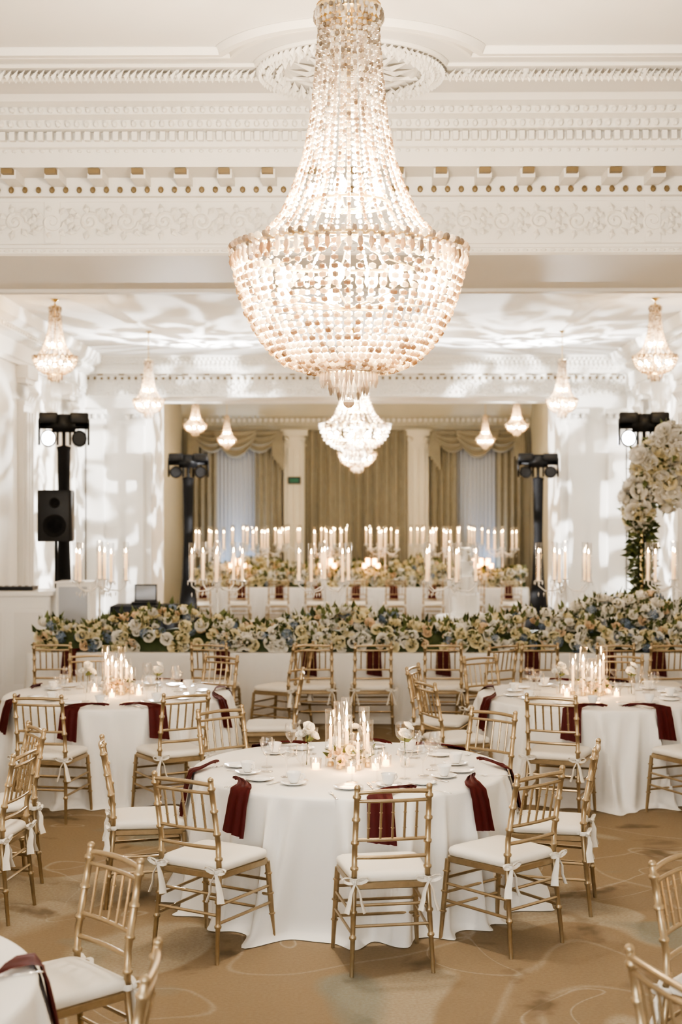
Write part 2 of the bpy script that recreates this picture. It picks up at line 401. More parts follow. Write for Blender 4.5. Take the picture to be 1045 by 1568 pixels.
# ------------------------------------------------------------------ chandeliers
bd6=MB(); lathe(bd6,[(0.001,-1),(0.85,-0.5),(0.85,0.5),(0.001,1)],6)
bd5=MB(); lathe(bd5,[(0.001,-1),(0.85,-0.4),(0.85,0.4),(0.001,1)],5)
def strands(prof, nstr, bl, br, mb, bd=bd6, gap=0.47, a_off=0):
    P=np.array(prof); seg=np.sqrt((np.diff(P,axis=0)**2).sum(1)); S=np.concatenate([[0],np.cumsum(seg)])
    cnt=int(S[-1]/bl); ss=np.linspace(0,S[-1],cnt)
    R=np.interp(ss,S,P[:,0]); Z=np.interp(ss,S,P[:,1])
    for k in range(nstr):
        a0=2*pi*k/nstr+a_off
        for i in range(cnt):
            j=min(i+1,cnt-1); j0=max(i-1,0); sl=atan2(R[j]-R[j0],Z[j]-Z[j0])
            s=br*(0.8+0.4*random.random())
            M=Matrix.Translation((R[i]*cos(a0),R[i]*sin(a0),Z[i])) @ Matrix.Rotation(a0,4,'Z') @ Matrix.Rotation(sl,4,'Y') @ Matrix.Rotation(random.random()*2,4,'Z') @ Matrix.Diagonal((s,s,bl*gap,1))
            mb.merge(bd,M,0)
top=[(0.175,1.27),(0.155,1.18),(0.17,0.98),(0.20,0.70),(0.24,0.5),(0.30,0.33),(0.37,0.19),(0.46,0.09),(0.585,0.02)]
topin=[(0.10,1.25),(0.08,1.1),(0.09,0.8),(0.12,0.55),(0.16,0.38),(0.22,0.25)]
bas_hi=[(0.60,-0.03),(0.592,-0.11),(0.57,-0.2),(0.535,-0.3),(0.485,-0.4),(0.42,-0.49),(0.34,-0.56),(0.24,-0.60),(0.15,-0.60)]
bas_lo=[(0.60,-0.03),(0.59,-0.12),(0.54,-0.23),(0.46,-0.32),(0.34,-0.39),(0.22,-0.42)]
dp=MB(); lathe(dp,[(0.001,0),(0.5,-0.2),(0.9,-1.0),(0.001,-1.6)],6)
def make_chand(hi):
    mb=MB()
    if hi:
        strands(top,34,0.030,0.0125,mb); strands(topin,10,0.034,0.014,mb); strands(bas_hi,60,0.037,0.0205,mb,gap=0.45); nb=72; bz=-0.60; br=0.145
    else:
        strands(top,24,0.055,0.024,mb,bd5); strands(bas_lo,32,0.06,0.032,mb,bd5); nb=26; bz=-0.42; br=0.2
    for k in range(nb):
        a=2*pi*k/nb; s=1 if hi else 1.9
        mb.merge(dp,TRS((0.612*cos(a),0.612*sin(a),0.005),(0,0,a),(0.018*s,0.018*s,0.05)))
        mb.merge(bead,TRS((0.612*cos(a+.04),0.612*sin(a+.04),0.028),(0,0,a),(0.024*s,0.014*s,0.022)))
        mb.merge(bead,TRS((0.610*cos(a),0.610*sin(a),-0.002),(0,0,a),(0.022*s,0.014*s,0.015)))
    tier = ((br,bz,36,0.06),(br*.68,bz-.025,24,0.07),(br*.38,bz-.045,12,0.075),(0.178,1.27,30,0.035)) if hi else ((br,bz,20,0.11),(br*.6,bz-0.04,12,0.12),(0.178,1.27,16,0.06))
    for rr,zz,c,l in tier:
        s=1 if hi else 1.8
        for k in range(c):
            a=2*pi*k/c; mb.merge(dp,TRS((rr*cos(a),rr*sin(a),zz),(0,0,a),(0.012*s,0.012*s,l)))
    ball(mb,(0,0,bz-0.17),0.03,10,6)
    tube(mb,[(0,0,bz),(0,0,bz-0.16)],0.006,5)
    me1=mb.mesh("crystal_strands",[M_crystal],smooth=False)
    fr=MB()
    def hoop(r,z,w,h,n=64):
        lathe(fr,[(r-w,z-h),(r,z-h),(r+0.004,z),(r,z+h),(r-w,z+h),(r-w,z-h)],n)
    hoop(0.596,0.012,0.015,0.012); hoop(0.17,1.28,0.02,0.02); hoop(br+0.005,bz+0.005,0.015,0.008); hoop(0.22,0.27,0.01,0.008)
    lathe(fr,[(0.17,1.31),(0.12,1.33),(0.05,1.335),(0.02,1.37)],24)
    for k in range(8):
        a=2*pi*k/8; tube(fr,[(0.015*cos(a),0.015*sin(a),0.1),(0.3*cos(a),0.3*sin(a),0.03),(0.59*cos(a),0.59*sin(a),0.01)],0.006,5)
    tube(fr,[(0,0,bz),(0,0,1.35)],0.01,6)
    me2=fr.mesh("gilt_frame",[M_brass])
    bu=MB(); zb=-0.16
    for k in range(9):
        a=2*pi*k/9+0.3; ball(bu,(0.44*cos(a),0.44*sin(a),zb),0.038,8,6,sz=1.4); tube(bu,[(0.44*cos(a),0.44*sin(a),zb-.04),(0.40*cos(a),0.40*sin(a),zb-.08),(0.0,0,zb-.12)],0.006,5,1)
    for k in range(5):
        a=2*pi*k/5+0.6; ball(bu,(0.18*cos(a),0.18*sin(a),0.33),0.036,8,6,sz=1.4); tube(bu,[(0.18*cos(a),0.18*sin(a),0.30),(0.1*cos(a),0.1*sin(a),0.24),(0,0,0.24)],0.006,5,1)
    me3=bu.mesh("bulbs",[M_bulb,M_brass])
    return me1,me2,me3
CH_HI=make_chand(True); CH_LO=make_chand(False)
def chandelier(name,x,y,z,s,zc,meshes,power,zs=1.0,col=(1,0.88,0.72)):
    e=empty(name,(x,y,z),0.1,(s,s,s*zs))
    for me,nm in zip(meshes,("crystal_strands","gilt_frame","bulbs")): place(me,nm,parent=e)
    topz=(zc-z)/(s*zs); mb=MB(); tube(mb,[(0,0,1.33),(0,0,topz)],0.012,6)
    zz=1.36
    while zz<topz-0.06: lathe(mb,[(0.03,zz),(0.035,zz+0.012),(0.03,zz+0.024)],8); zz+=0.06
    lathe(mb,[(0.02,topz-0.08),(0.1,topz-0.04),(0.13,topz)],16)
    mb.obj("chain",[M_brass],parent=e)
    for lz,f in ((-0.1,0.8),(0.40,0.2)):
        ld=bpy.data.lights.new("lamp_glow",'POINT'); ld.energy=power*f; ld.color=col; ld.shadow_soft_size=0.12*s
        lo=bpy.data.objects.new("lamp_glow",ld); lo.location=(0,0,lz); lo.parent=e; COL.objects.link(lo)
chandelier("crystal_chandelier",0,7.46,3.62,1.0,C1,CH_HI,240)
chandelier("crystal_chandelier",0,21.0,3.50,0.83,C2,CH_LO,120)
chandelier("crystal_chandelier",0.03,29.0,3.40,0.64,C3,CH_LO,90)
for s in (-1,1):
    chandelier("small_crystal_chandelier",s*3.80,18.0,4.20,0.45,C2,CH_LO,15,1.1,(1,0.74,0.48))
    chandelier("small_crystal_chandelier",s*3.10,21.3,3.91,0.38,C2,CH_LO,13,1.2,(1,0.74,0.48))
    chandelier("small_crystal_chandelier",s*3.22,28.5,3.96,0.37,C3,CH_LO,16,1.0,(1,0.74,0.48))
    chandelier("small_crystal_chandelier",s*2.82,31.0,3.80,0.33,C3,CH_LO,16,1.15,(1,0.74,0.48))

# ------------------------------------------------------------------ chair
def bamboo(mb,pts,r,rings,n=8,taper=1.0):
    pts=[Vector(p) for p in pts]; L=[0]
    for i in range(1,len(pts)): L.append(L[-1]+(pts[i]-pts[i-1]).length)
    def at(s):
        for i in range(1,len(L)):
            if s<=L[i]+1e-9: return pts[i-1].lerp(pts[i],(s-L[i-1])/(L[i]-L[i-1]))
        return pts[-1]
    S=[(l/L[-1],1.0) for l in L]
    for q in rings: S+=[(q-0.012,1.0),(q-0.006,1.45),(q+0.006,1.45),(q+0.012,1.0)]
    S=sorted(x for x in S if 0<=x[0]<=1)
    tube(mb,[at(a*L[-1]) for a,_ in S],[r*b*(taper+(1-taper)*min(1,a*2.2)) for a,b in S],n)
def chair_mesh():
    mb=MB()
    rp=lambda s,z:(s*np.interp(z,[0,0.44,0.92],[0.205,0.185,0.180]), np.interp(z,[0,0.44,0.6,0.92],[-0.245,-0.20,-0.205,-0.265]), z)
    for s in (-1,1):
        bamboo(mb,[rp(s,z) for z in (0,0.2,0.44,0.6,0.76,0.925)],0.0145,(0.2,0.33,0.56,0.7,0.83,0.955),8,0.75)
        ball(mb,rp(s,0.93),0.0165,8,5)
        bamboo(mb,[(s*0.225,0.235,0),(s*0.205,0.20,0.43)],0.0145,(0.35,0.6,0.85),8,0.7)
    def rail(z,r,arch=0.0,bow=0.015,n=8):
        a=rp(-1,z); b=rp(1,z); P=[]
        for i in range(n+1):
            t=i/n; P.append((a[0]+(b[0]-a[0])*t,a[1]-bow*sin(pi*t),z+arch*sin(pi*t)))
        tube(mb,P,r,8); return P
    rail(0.905,0.0115,0.008); rail(0.862,0.009); rail(0.665,0.0095); rail(0.575,0.0105)
    for k in range(1,6):
        t=k/6; x=-0.18+0.36*t; b=0.015*sin(pi*t)
        bamboo(mb,[(x,rp(1,0.665)[1]-b,0.665),(x,rp(1,0.862)[1]-b,0.862)],0.0065,(0.3,0.7),6)
    for z in (0.20,0.29):
        for s in (-1,1):
            f=0.225-0.02*z/0.43
            tube(mb,[(rp(s,z)[0],rp(s,z)[1],z),(s*f,0.235-0.035*z/0.43,z+0.01)],0.008,6)
    for z in (0.17,0.25,0.33):
        f=0.225-0.02*z/0.43; y=0.235-0.035*z/0.43; tube(mb,[(-f,y,z),(f,y,z)],0.008,6)
    for z in (0.24,0.34): tube(mb,[rp(-1,z),rp(1,z)],0.008,6)
    o=outline_rr(0.205,0.21,0.03,4,0.05)
    slab(mb,o,[(0.415,0.97),(0.42,1.0),(0.445,1.0),(0.45,0.97)],0)
    o=outline_rr(0.205,0.205,0.045,6,0.05)
    slab(mb,o,[(0.45,0.95),(0.455,1.0),(0.475,1.025),(0.49,1.0),(0.499,0.93),(0.505,0.8),(0.508,0.5),(0.509,0.2)],1)
    for s in (-1,1):
        px,py,_=rp(s,0.46)
        lathe(mb,[(0.020,-0.012),(0.024,0),(0.020,0.012)],10,(px,py,0.462),1)
        ball(mb,(px+s*0.004,py-0.028,0.462),0.014,8,5,1)
        for d in (-1,1):
            P=[]
            for q in range(9):
                t=q/8*2*pi; P.append((px+d*(0.032-0.032*cos(t)),py-0.03-0.008*sin(t),0.462+0.016*sin(t)+0.012*(1-cos(t))*0.5))
            tube(mb,P,0.010,5,1,flat=0.35)
            P=[(px,py-0.03,0.455),(px+d*0.022,py-0.04,0.41),(px+d*0.03,py-0.035,0.36),(px+d*0.045,py-0.045,0.31)]
            tube(mb,P,[0.007,0.014,0.018,0.022],6,1,flat=0.3)
    return mb.mesh("dining_chair",[M_gold,M_cush],True,50)
CHAIR=chair_mesh()
def chair(x,y,rz): return place(CHAIR,"dining_chair",(x,y,0),rz)

# ------------------------------------------------------------------ tables
def drape(outl, H, seed, amp=0.06, flare=0.05, folds=1.0, puddle=0.03):
    r=random.Random(seed); mb=MB(); n=len(outl); Ltot=outl[-1][4]+math.hypot(outl[0][0]-outl[-1][0],outl[0][1]-outl[-1][1])
    nf=max(6,int(Ltot/0.19*folds)); cen=[]; s=r.uniform(0,0.2)
    while s<Ltot-0.08:
        cen.append((s,r.uniform(0.45,1.35),r.uniform(0.026,0.05),r.uniform(-0.12,0.12))); s+=Ltot/nf*r.uniform(0.55,1.45)
    S=np.array([p[4] for p in outl])
    def fold(t):
        v=np.zeros(len(S))
        for c,a,w,dr in cen:
            d=(S-(c+dr*t)+Ltot/2)%Ltot-Ltot/2; ww=w*(0.7+0.6*t)
            v+=a*np.exp(-(d/ww)**2)
        return v-0.42
    lay=[(0.0,-0.02,0.0),(0.0,-0.004,-0.001),(0.0,0.006,-0.006),(0.0,0.011,-0.018)]
    for t in (0.05,0.1,0.18,0.28,0.4,0.52,0.64,0.76,0.87,0.95,0.985,1.0): lay.append((t,0.013+flare*t,-0.018-(H-0.024)*t))
    V=[];F=[]
    for li,(t,off,dz) in enumerate(lay):
        fo=fold(t)*amp*(t**0.6) if t>0 else np.zeros(len(S))
        z=H+dz
        for q,(x,y,nx,ny,s) in enumerate(outl):
            d=off+fo[q]; zz=z
            wv=0.5+0.5*sin(s*9+seed)*cos(s*3.7+seed*2)
            if t>0.99: d+=puddle*wv; zz=0.004
            elif t>0.98: d+=puddle*0.4*wv; zz=0.013
            V.append((x+nx*d,y+ny*d,zz))
    for i in range(len(lay)-1):
        for k in range(n):
            k2=(k+1)%n; F.append((i*n+k2,i*n+k,(i+1)*n+k,(i+1)*n+k2))
    F.append(tuple(range(n)))
    mb.add(V,F); return mb
TR=0.93; TH=0.75
def circ(R,n=320):
    return [(R*cos(2*pi*k/n),R*sin(2*pi*k/n),cos(2*pi*k/n),sin(2*pi*k/n),2*pi*R*k/n) for k in range(n)]
def rect(hx,hy,step=0.025,rad=0.06):
    s=0
    segs=[((hx,-hy+rad),(hx,hy-rad),(1,0)),((hx-rad,hy),(-hx+rad,hy),(0,1)),((-hx,hy-rad),(-hx,-hy+rad),(-1,0)),((-hx+rad,-hy),(hx-rad,-hy),(0,-1))]
    cor=[((hx-rad,hy-rad),0),((-hx+rad,hy-rad),90),((-hx+rad,-hy+rad),180),((hx-rad,-hy+rad),270)]
    pts=[]
    for (a,b,nn),(c,a0) in zip(segs,cor):
        L=math.hypot(b[0]-a[0],b[1]-a[1]); m=max(2,int(L/step))
        for i in range(m): t=i/m; pts.append((a[0]+(b[0]-a[0])*t,a[1]+(b[1]-a[1])*t,nn[0],nn[1]))
        for k in range(5):
            an=radians(a0+90*k/5); pts.append((c[0]+rad*cos(an),c[1]+rad*sin(an),cos(an),sin(an)))
    out=[]
    for i,p in enumerate(pts):
        if i: s+=math.hypot(p[0]-pts[i-1][0],p[1]-pts[i-1][1])
        out.append((*p,s))
    return out
def napkin_mesh(seed,side):
    mb=MB(); nu=10
    path=[(0.16,0.010,0.35,0.22),(0.14,0.022,0.5,0.17),(0.11,0.026,0.7,0.11),(0.07,0.022,0.9,0.05),(0.03,0.014,0.98,0.015),(0.0,0.011,1.0,0.0),(-0.026,-0.003,1.0,0),(-0.034,-0.03,1.0,0)]
    for q in range(1,7): path.append((-0.040-0.007*q,-0.03-0.033*q,1.0+0.02*q,0))
    V=[];F=[]
    for i,(y,z,w,sx) in enumerate(path):
        for k in range(nu+1):
            u=k/nu-0.5; bump=0.005*cos(u*18+seed)+0.004*cos(u*31+i*0.3)
            if z>-0.002: V.append((u*0.145*w+sx*side,y+0.03*u*side,z+abs(bump)*1.8))
            else: V.append((u*0.145*w,y+bump*1.4,z-0.025*u))
    m=len(path)
    for i in range(m-1):
        for k in range(nu):
            a=i*(nu+1)+k; F.append((a,a+1,a+nu+2,a+nu+1))
    mb.add(V,F)
    return mb.mesh("burgundy_napkin",[M_burg])
NAPS=[napkin_mesh(1,1),napkin_mesh(2,-1)]
def cup_mesh():
    mb=MB()
    lathe(mb,[(0.001,0.004),(0.04,0.002),(0.045,0.003),(0.075,0.014),(0.076,0.017),(0.045,0.008),(0.001,0.008)],24)
    lathe(mb,[(0.001,0.012),(0.02,0.010),(0.024,0.016),(0.034,0.035),(0.041,0.065),(0.043,0.072),(0.040,0.072),(0.032,0.038),(0.02,0.018),(0.001,0.018)],24)
    tube(mb,[(0.038,0,0.06),(0.058,0,0.062),(0.064,0,0.045),(0.05,0,0.03),(0.033,0,0.032)],0.004,6)
    return mb.mesh("teacup_and_saucer",[M_china])
def glass_mesh():
    mb=MB(); lathe(mb,[(0.001,0.002),(0.034,0.001),(0.034,0.004),(0.006,0.008),(0.0045,0.02),(0.0045,0.085),(0.012,0.095),(0.032,0.12),(0.040,0.15),(0.038,0.18),(0.033,0.205)],20)
    return mb.mesh("wine_glass",[M_glass])
def coupe_mesh():
    mb=MB(); lathe(mb,[(0.001,0.002),(0.034,0.001),(0.034,0.004),(0.006,0.008),(0.0045,0.02),(0.0045,0.10),(0.02,0.112),(0.042,0.135),(0.047,0.165)],20)
    return mb.mesh("coupe_glass",[M_glass])
def plate_mesh():
    mb=MB(); lathe(mb,[(0.001,0.002),(0.045,0.001),(0.05,0.004),(0.082,0.013),(0.083,0.016),(0.05,0.008),(0.001,0.007)],28)
    return mb.mesh("bread_plate",[M_china])
def fork_mesh():
    mb=MB()
    tube(mb,[(0,-0.1,0.004),(0,-0.03,0.006),(0,0.03,0.006)],[0.006,0.004,0.003],6,flat=0.4)
    tube(mb,[(0,0.03,0.006),(0,0.045,0.005),(0,0.06,0.004)],[0.004,0.011,0.012],6,flat=0.25)
    for q in (-0.009,-0.003,0.003,0.009): tube(mb,[(q,0.06,0.004),(q,0.10,0.008)],[0.002,0.0012],5)
    return mb.mesh("dinner_fork",[M_silver])
def knife_mesh():
    mb=MB(); tube(mb,[(0,-0.1,0.005),(0,0.0,0.005)],[0.007,0.005],6,flat=0.5)
    tube(mb,[(0,0,0.005),(0.001,0.05,0.005),(0.002,0.10,0.005),(0.004,0.12,0.005)],[0.006,0.010,0.009,0.003],6,flat=0.15)
    return mb.mesh("dinner_knife",[M_silver])
CUP,GLASS,COUPE,PLATE,FORK,KNIFE=cup_mesh(),glass_mesh(),coupe_mesh(),plate_mesh(),fork_mesh(),knife_mesh()

# flowers
def petal(mb,a,r,w,h,tilt,mi=0):
    V=[];F=[]
    for j in range(4):
        v=j/3
        for i in range(4):
            u=i/3-0.5
            rad=r+h*(v*sin(tilt)-0.20*v*v*v*sin(tilt)) + 0.06*w*(1-4*u*u)
            z=h*v*cos(tilt)*(1-0.16*(2*u)**2)
            ang=a+u*w*(0.75+0.35*v)/max(0.25,rad)
            V.append((rad*cos(ang),rad*sin(ang),z))
    for j in range(3):
        for i in range(3):
            q=j*4+i; F.append((q,q+1,q+5,q+4))
    mb.add(V,F,mi)
def rose_proto():
    mb=MB(); ball(mb,(0,0,0.46),0.22,6,4,sz=1.5)
    for nn,r,w,h,t,off in ((3,0.16,0.50,0.80,0.14,0),(4,0.26,0.66,0.74,0.42,0.4),(5,0.32,0.85,0.74,0.80,0.2),(6,0.32,0.95,0.84,1.15,0.7)):
        for k in range(nn): petal(mb,2*pi*k/nn+off,r,w,h,t)
    return mb
ROSE=rose_proto()
def hyd_proto():
    mb=MB()
    for i in range(34):
        z=1-2*(i+0.5)/34*0.8; rr=sqrt(max(0,1-z*z)); a=i*2.4
        c=Vector((rr*cos(a),rr*sin(a),z)); q=c.to_track_quat('Z','Y').to_matrix().to_4x4()
        M=Matrix.Translation(c*0.8)@q@Matrix.Rotation(i,4,'Z')
        P=MB()
        for k in range(4):
            b=k*pi/2; P.add([(0,0,0),(0.22*cos(b-0.5),0.22*sin(b-0.5),0.08),(0.34*cos(b),0.34*sin(b),0.05),(0.22*cos(b+0.5),0.22*sin(b+0.5),0.08)],[(0,1,2,3)])
        mb.merge(P,M)
    return mb
HYD=hyd_proto()
LEAF=MB(); LEAF.add([(0,0,0),(0.22,0.35,0.08),(0,1.0,-0.1),(-0.22,0.35,0.08),(0,0.4,0.0)],[(0,1,4),(1,2,4),(2,3,4),(3,0,4)])
FM=[M_cream,M_ivory,M_peach,M_blue,M_leaf,M_leaf2]
def put_flower(mb,p,nrm,size,kind,mi):
    q=Vector(nrm).normalized().to_track_quat('Z','Y').to_matrix().to_4x4()
    M=Matrix.Translation(p)@q@Matrix.Rotation(random.random()*6.28,4,'Z')@Matrix.Diagonal((size,size,size,1))
    mb.merge(kind,M,mi)
def put_leaf(mb,p,nrm,size,mi):
    n=Vector(nrm)+Vector((random.uniform(-.6,.6),random.uniform(-.6,.6),random.uniform(-.3,.6)))
    q=n.normalized().to_track_quat('Y','Z').to_matrix().to_4x4()
    mb.merge(LEAF,Matrix.Translation(p)@q@Matrix.Rotation(random.random()*6.28,4,'Y')@Matrix.Diagonal((size,size,size,1)),mi)
def runner(L,W,H,dens,seed,pal,fs=0.05,core=True):
    random.seed(seed); mb=MB()
    nx=int(L/0.12); V=[];F=[]; ny=8
    for i in range(nx+1):
        x=-L/2+L*i/nx
        for j in range(ny+1):
            a=pi*j/ny; V.append((x,-cos(a)*W*0.46,0.003+sin(a)*H*0.58*(0.8+0.3*random.random())))
    for i in range(nx):
        for j in range(ny):
            a=i*(ny+1)+j; F.append((a,a+ny+1,a+ny+2,a+1))
    mb.add(V,F,4)
    for k in range(int(L*dens)):
        x=random.uniform(-L/2,L/2); a=random.uniform(-0.05,pi*0.72); hh=H*(0.70+0.5*random.random())*(0.85+0.25*sin(x*3.1+seed))
        p=(x,-cos(a)*W*0.5,0.05+sin(a)*hh*0.8); n=(random.uniform(-.4,.4),-cos(a)-0.45,sin(a)+0.15)
        t=random.random()
        if t<pal[0]: put_flower(mb,p,n,fs*random.uniform(0.65,1.25),ROSE,0)
        elif t<pal[1]: put_flower(mb,p,n,fs*random.uniform(0.65,1.35),ROSE,1)
        elif t<pal[2]: put_flower(mb,p,n,fs*random.uniform(0.65,1.05),ROSE,2)
        else: put_flower(mb,p,n,fs*random.uniform(0.75,1.1),HYD,3)
        for _ in range(3):
            put_leaf(mb,(p[0]+random.uniform(-.07,.07),p[1]+0.01,p[2]+random.uniform(-.03,.04)),n,random.uniform(0.07,0.13),random.choice((4,5,5)))
    return mb

# candles
def taper(mb,x,y,z,h,r=0.0105,mc=0,mf=1):
    lathe(mb,[(r,0),(r,h-0.01),(r*0.5,h)],8,(x,y,z),mc,cap1=True)
    lathe(mb,[(0.001,0),(0.0075,0.011),(0.006,0.022),(0.0008,0.05)],6,(x,y,z+h+0.004),mf)
def hurricane(mb,x,y,z,h,r,mg):
    lathe(mb,[(r*0.96,0.002),(r,0.002),(r,h),(r-0.003,h)],16,(x,y,z),mg)
def cluster_mesh():
    mb=MB()
    for i,(x,y,h) in enumerate(((-0.10,0.02,0.40),(-0.04,0.11,0.34),(0.09,0.07,0.40),(0.15,-0.02,0.34),(0.04,-0.10,0.28),(-0.07,-0.09,0.22),(0.0,0.02,0.30))):
        hurricane(mb,x,y,0,h,0.033,2); lathe(mb,[(0.02,0.003),(0.02,0.02),(0.012,0.03)],10,(x,y,0),3); taper(mb,x,y,0.02,h*0.66)
    for x,y in ((-0.18,-0.1),(0.20,-0.12),(-0.02,-0.18),(-0.17,0.14),(0.12,-0.18),(0.24,0.1)):
        lathe(mb,[(0.026,0.002),(0.034,0.01),(0.036,0.065),(0.033,0.065),(0.03,0.012)],14,(x,y,0),2)
        lathe(mb,[(0.022,0.004),(0.022,0.035)],10,(x,y,0),4,cap1=True); lathe(mb,[(0.001,0),(0.005,0.008),(0.001,0.028)],6,(x,y,0.038),1)
    return mb.mesh("candle_cluster",[M_candle,M_flame,M_glass,M_brass,M_votive])
CLUSTER=cluster_mesh()
def center_flowers(seed):
    random.seed(seed); mb=MB()
    for k in range(34):
        a=random.random()*6.28; r=random.uniform(0.0,0.12)
        p=(r*cos(a)*1.3-0.01,r*sin(a)+0.0,random.uniform(0.03,0.13)); 
        put_flower(mb,p,(cos(a)*r*8,sin(a)*r*8-0.4,0.7),random.uniform(0.025,0.038),ROSE,random.choice((0,2,1,2)))
        put_leaf(mb,p,(cos(a),sin(a),0.2),0.06,4)
    return mb.mesh("floral_centerpiece",FM)
CF=center_flowers(5)
def budvase_mesh(seed):
    random.seed(seed); mb=MB()
    lathe(mb,[(0.02,0.002),(0.028,0.01),(0.03,0.05),(0.012,0.09),(0.011,0.12),(0.015,0.135)],14,(0,0,0),6)
    tube(mb,[(0,0,0.01),(0.004,0,0.1),(0.01,0.0,0.19)],0.003,5,4)
    for q in ((0.01,0,0.2),(-0.025,0.015,0.185),(0.04,-0.01,0.18),(0.005,-0.02,0.235)): put_flower(mb,q,(q[0]*12,q[1]*12-0.5,0.8),0.040,ROSE,1)
    for _ in range(4): put_leaf(mb,(0.005,0,0.15),(random.uniform(-1,1),random.uniform(-1,1),0.4),0.06,5)
    return mb.mesh("bud_vase",FM+[M_glass])
BV=budvase_mesh(3)

def point(x,y,z,e,col,r=0.05,name="candle_light"):
    ld=bpy.data.lights.new(name,'POINT'); ld.energy=e; ld.color=col; ld.shadow_soft_size=r
    o=bpy.data.objects.new(name,ld); o.location=(x,y,z); COL.objects.link(o)

def round_table(cx,cy,seed,seats,chairs,rch=1.27,R=TR,center=True,cl=3.0):
    drape(circ(R),TH,seed,amp=0.115,flare=0.06,puddle=0.08).obj("round_dining_table",[M_cloth],True,60,(cx,cy,0))
    for c in chairs:
        a,rr=c if isinstance(c,tuple) else (c,rch)
        j=random.uniform(-4,4); a2=radians(a); chair(cx+rr*cos(a2),cy+rr*sin(a2),a2+pi/2+radians(j))
    for i,a in enumerate(seats):
        ar=radians(a); rz=ar+pi/2; c,s=cos(rz),sin(rz)
        def at(lx,ly,z=TH+0.001): 
            bx,by=cx+R*cos(ar),cy+R*sin(ar); return (bx+lx*c-ly*s, by+lx*s+ly*c, z)
        place(NAPS[i%2],"burgundy_napkin",at(0,0,TH),rz)
        place(PLATE,"bread_plate",at(-0.12,0.27),rz); place(FORK,"dinner_fork",at(-0.235 if i%2==0 else -0.12,0.08),rz+0.05)
        place(KNIFE,"dinner_knife",at(0.01,0.29),rz); place(CUP,"teacup_and_saucer",at(0.11,0.30),rz+0.5)
        place(GLASS,"wine_glass",at(0.07,0.42),rz); place(COUPE,"coupe_glass",at(-0.07,0.44),rz)
    if center:
        place(CLUSTER,"candle_cluster",(cx,cy,TH+0.001),seed*1.1); place(CF,"floral_centerpiece",(cx+0.0,cy-0.0,TH+0.001),seed)
        place(BV,"bud_vase",(cx-0.26,cy+0.0,TH+0.001),0.4); place(BV,"bud_vase",(cx+0.33,cy-0.02,TH+0.001),2.0); place(BV,"bud_vase",(cx+0.0,cy+0.27,TH+0.001),4.0)
        point(cx,cy,TH+0.46,cl,(1,0.62,0.3)); point(cx,cy-0.24,TH+0.12,0.8,(1,0.58,0.26),0.03)
round_table(0.0,8.5,1,(-80,-129,-42,-168,-4,128,44,88),((-82,1.28),(-124,1.27),(-49,1.24),(187,1.20),(-12,1.19),(127,1.2),(49,1.2)))
round_table(-1.95,11.8,2,(-103,-62,-20,22,63,106,148,-145),(-103,-62,4,62,110,190))
round_table(1.98,11.8,3,(-108,-64,-21,22,65,109,154,200),(-110,-64,204,162,122,70,20))
round_table(-3.35,8.2,4,(-50,-5,38,80),(-8,25,70,-50))
round_table(-1.93,4.50,5,(-22,20,62,104,-64),(95,))
chair(-1.11,5.44,radians(132)); chair(-0.84,4.28,radians(92))
round_table(2.50,4.75,6,(130,173,216,88),(100,))
chair(1.50,5.45,radians(-128)); chair(1.20,4.33,radians(-72))

# long tables
def long_table(x,y,hx,hy,seed,name="long_banquet_table"):
    drape(rect(hx,hy),TH,seed,amp=0.03,flare=0.03,folds=0.9,puddle=0.01).obj(name,[M_cloth],True,60,(x,y,0))
def candelabra_mesh():
    mb=MB()
    lathe(mb,[(0.001,0.002),(0.085,0.001),(0.085,0.012),(0.03,0.03),(0.014,0.06),(0.022,0.09),(0.012,0.12),(0.011,0.38),(0.02,0.41),(0.011,0.44),(0.011,0.66),(0.028,0.69),(0.02,0.74),(0.001,0.76)],14,mi=3)
    pos=[(0,0)]+[(0.29*cos(2*pi*k/5+0.3),0.29*sin(2*pi*k/5+0.3)) for k in range(5)]
    for x,y in pos:
        if x or y:
            tube(mb,[(0,0,0.70),(x*0.35,y*0.35,0.64),(x*0.75,y*0.75,0.63),(x,y,0.69),(x,y,0.73)],0.008,6,3)
            for q in range(4): lathe(mb,[(0.001,0.0),(0.008,-0.02),(0.001,-0.055)],5,(x*(0.4+0.2*q),y*(0.4+0.2*q),0.62),3)
            z=0.73
        else: z=0.75
        lathe(mb,[(0.012,0),(0.05,0.012),(0.052,0.016),(0.01,0.014)],14,(x,y,z),3)
        for q in range(6): lathe(mb,[(0.001,0.0),(0.006,-0.015),(0.001,-0.045)],5,(x+0.048*cos(q),y+0.048*sin(q),z+0.01),3)
        hurricane(mb,x,y,z+0.014,0.42,0.036,2); taper(mb,x,y,z+0.015,0.30,0.015)
    return mb.mesh("crystal_candelabra",[M_candle,M_flame,M_glass,mat("crystal_clear",(0.85,0.84,0.82),0.08,ior=1.6)])
CAND=candelabra_mesh()
long_table(0.15,15.6,3.65,0.48,11)
pal=(0.40,0.78,0.90)
R1=runner(7.1,0.68,0.38,98,21,pal,0.066).mesh("floral_runner",FM)
place(R1,"floral_runner",(0.15,15.56,TH+0.002))
R3=runner(1.5,0.6,0.54,125,33,(0.2,0.86,0.9),0.072).mesh("floral_arrangement",FM)
place(R3,"floral_arrangement",(3.02,15.75,TH+0.004))
for i,x in enumerate((-2.8,-1.5,-0.32,1.05,2.32,3.5)):
    place(CAND,"crystal_candelabra",(x,15.62,TH+0.002),i*0.7); point(x,15.6,TH+1.3,4,(1,0.72,0.44))
for i,(x,j) in enumerate(((-3.06,5),(-1.42,-8),(-0.73,60),(-0.40,0),(0.19,2),(0.92,-4),(1.35,35),(1.86,3),(2.66,-6),(3.15,4))):
    chair(x,14.55-(0.12 if abs(j)>20 else 0),radians(j))
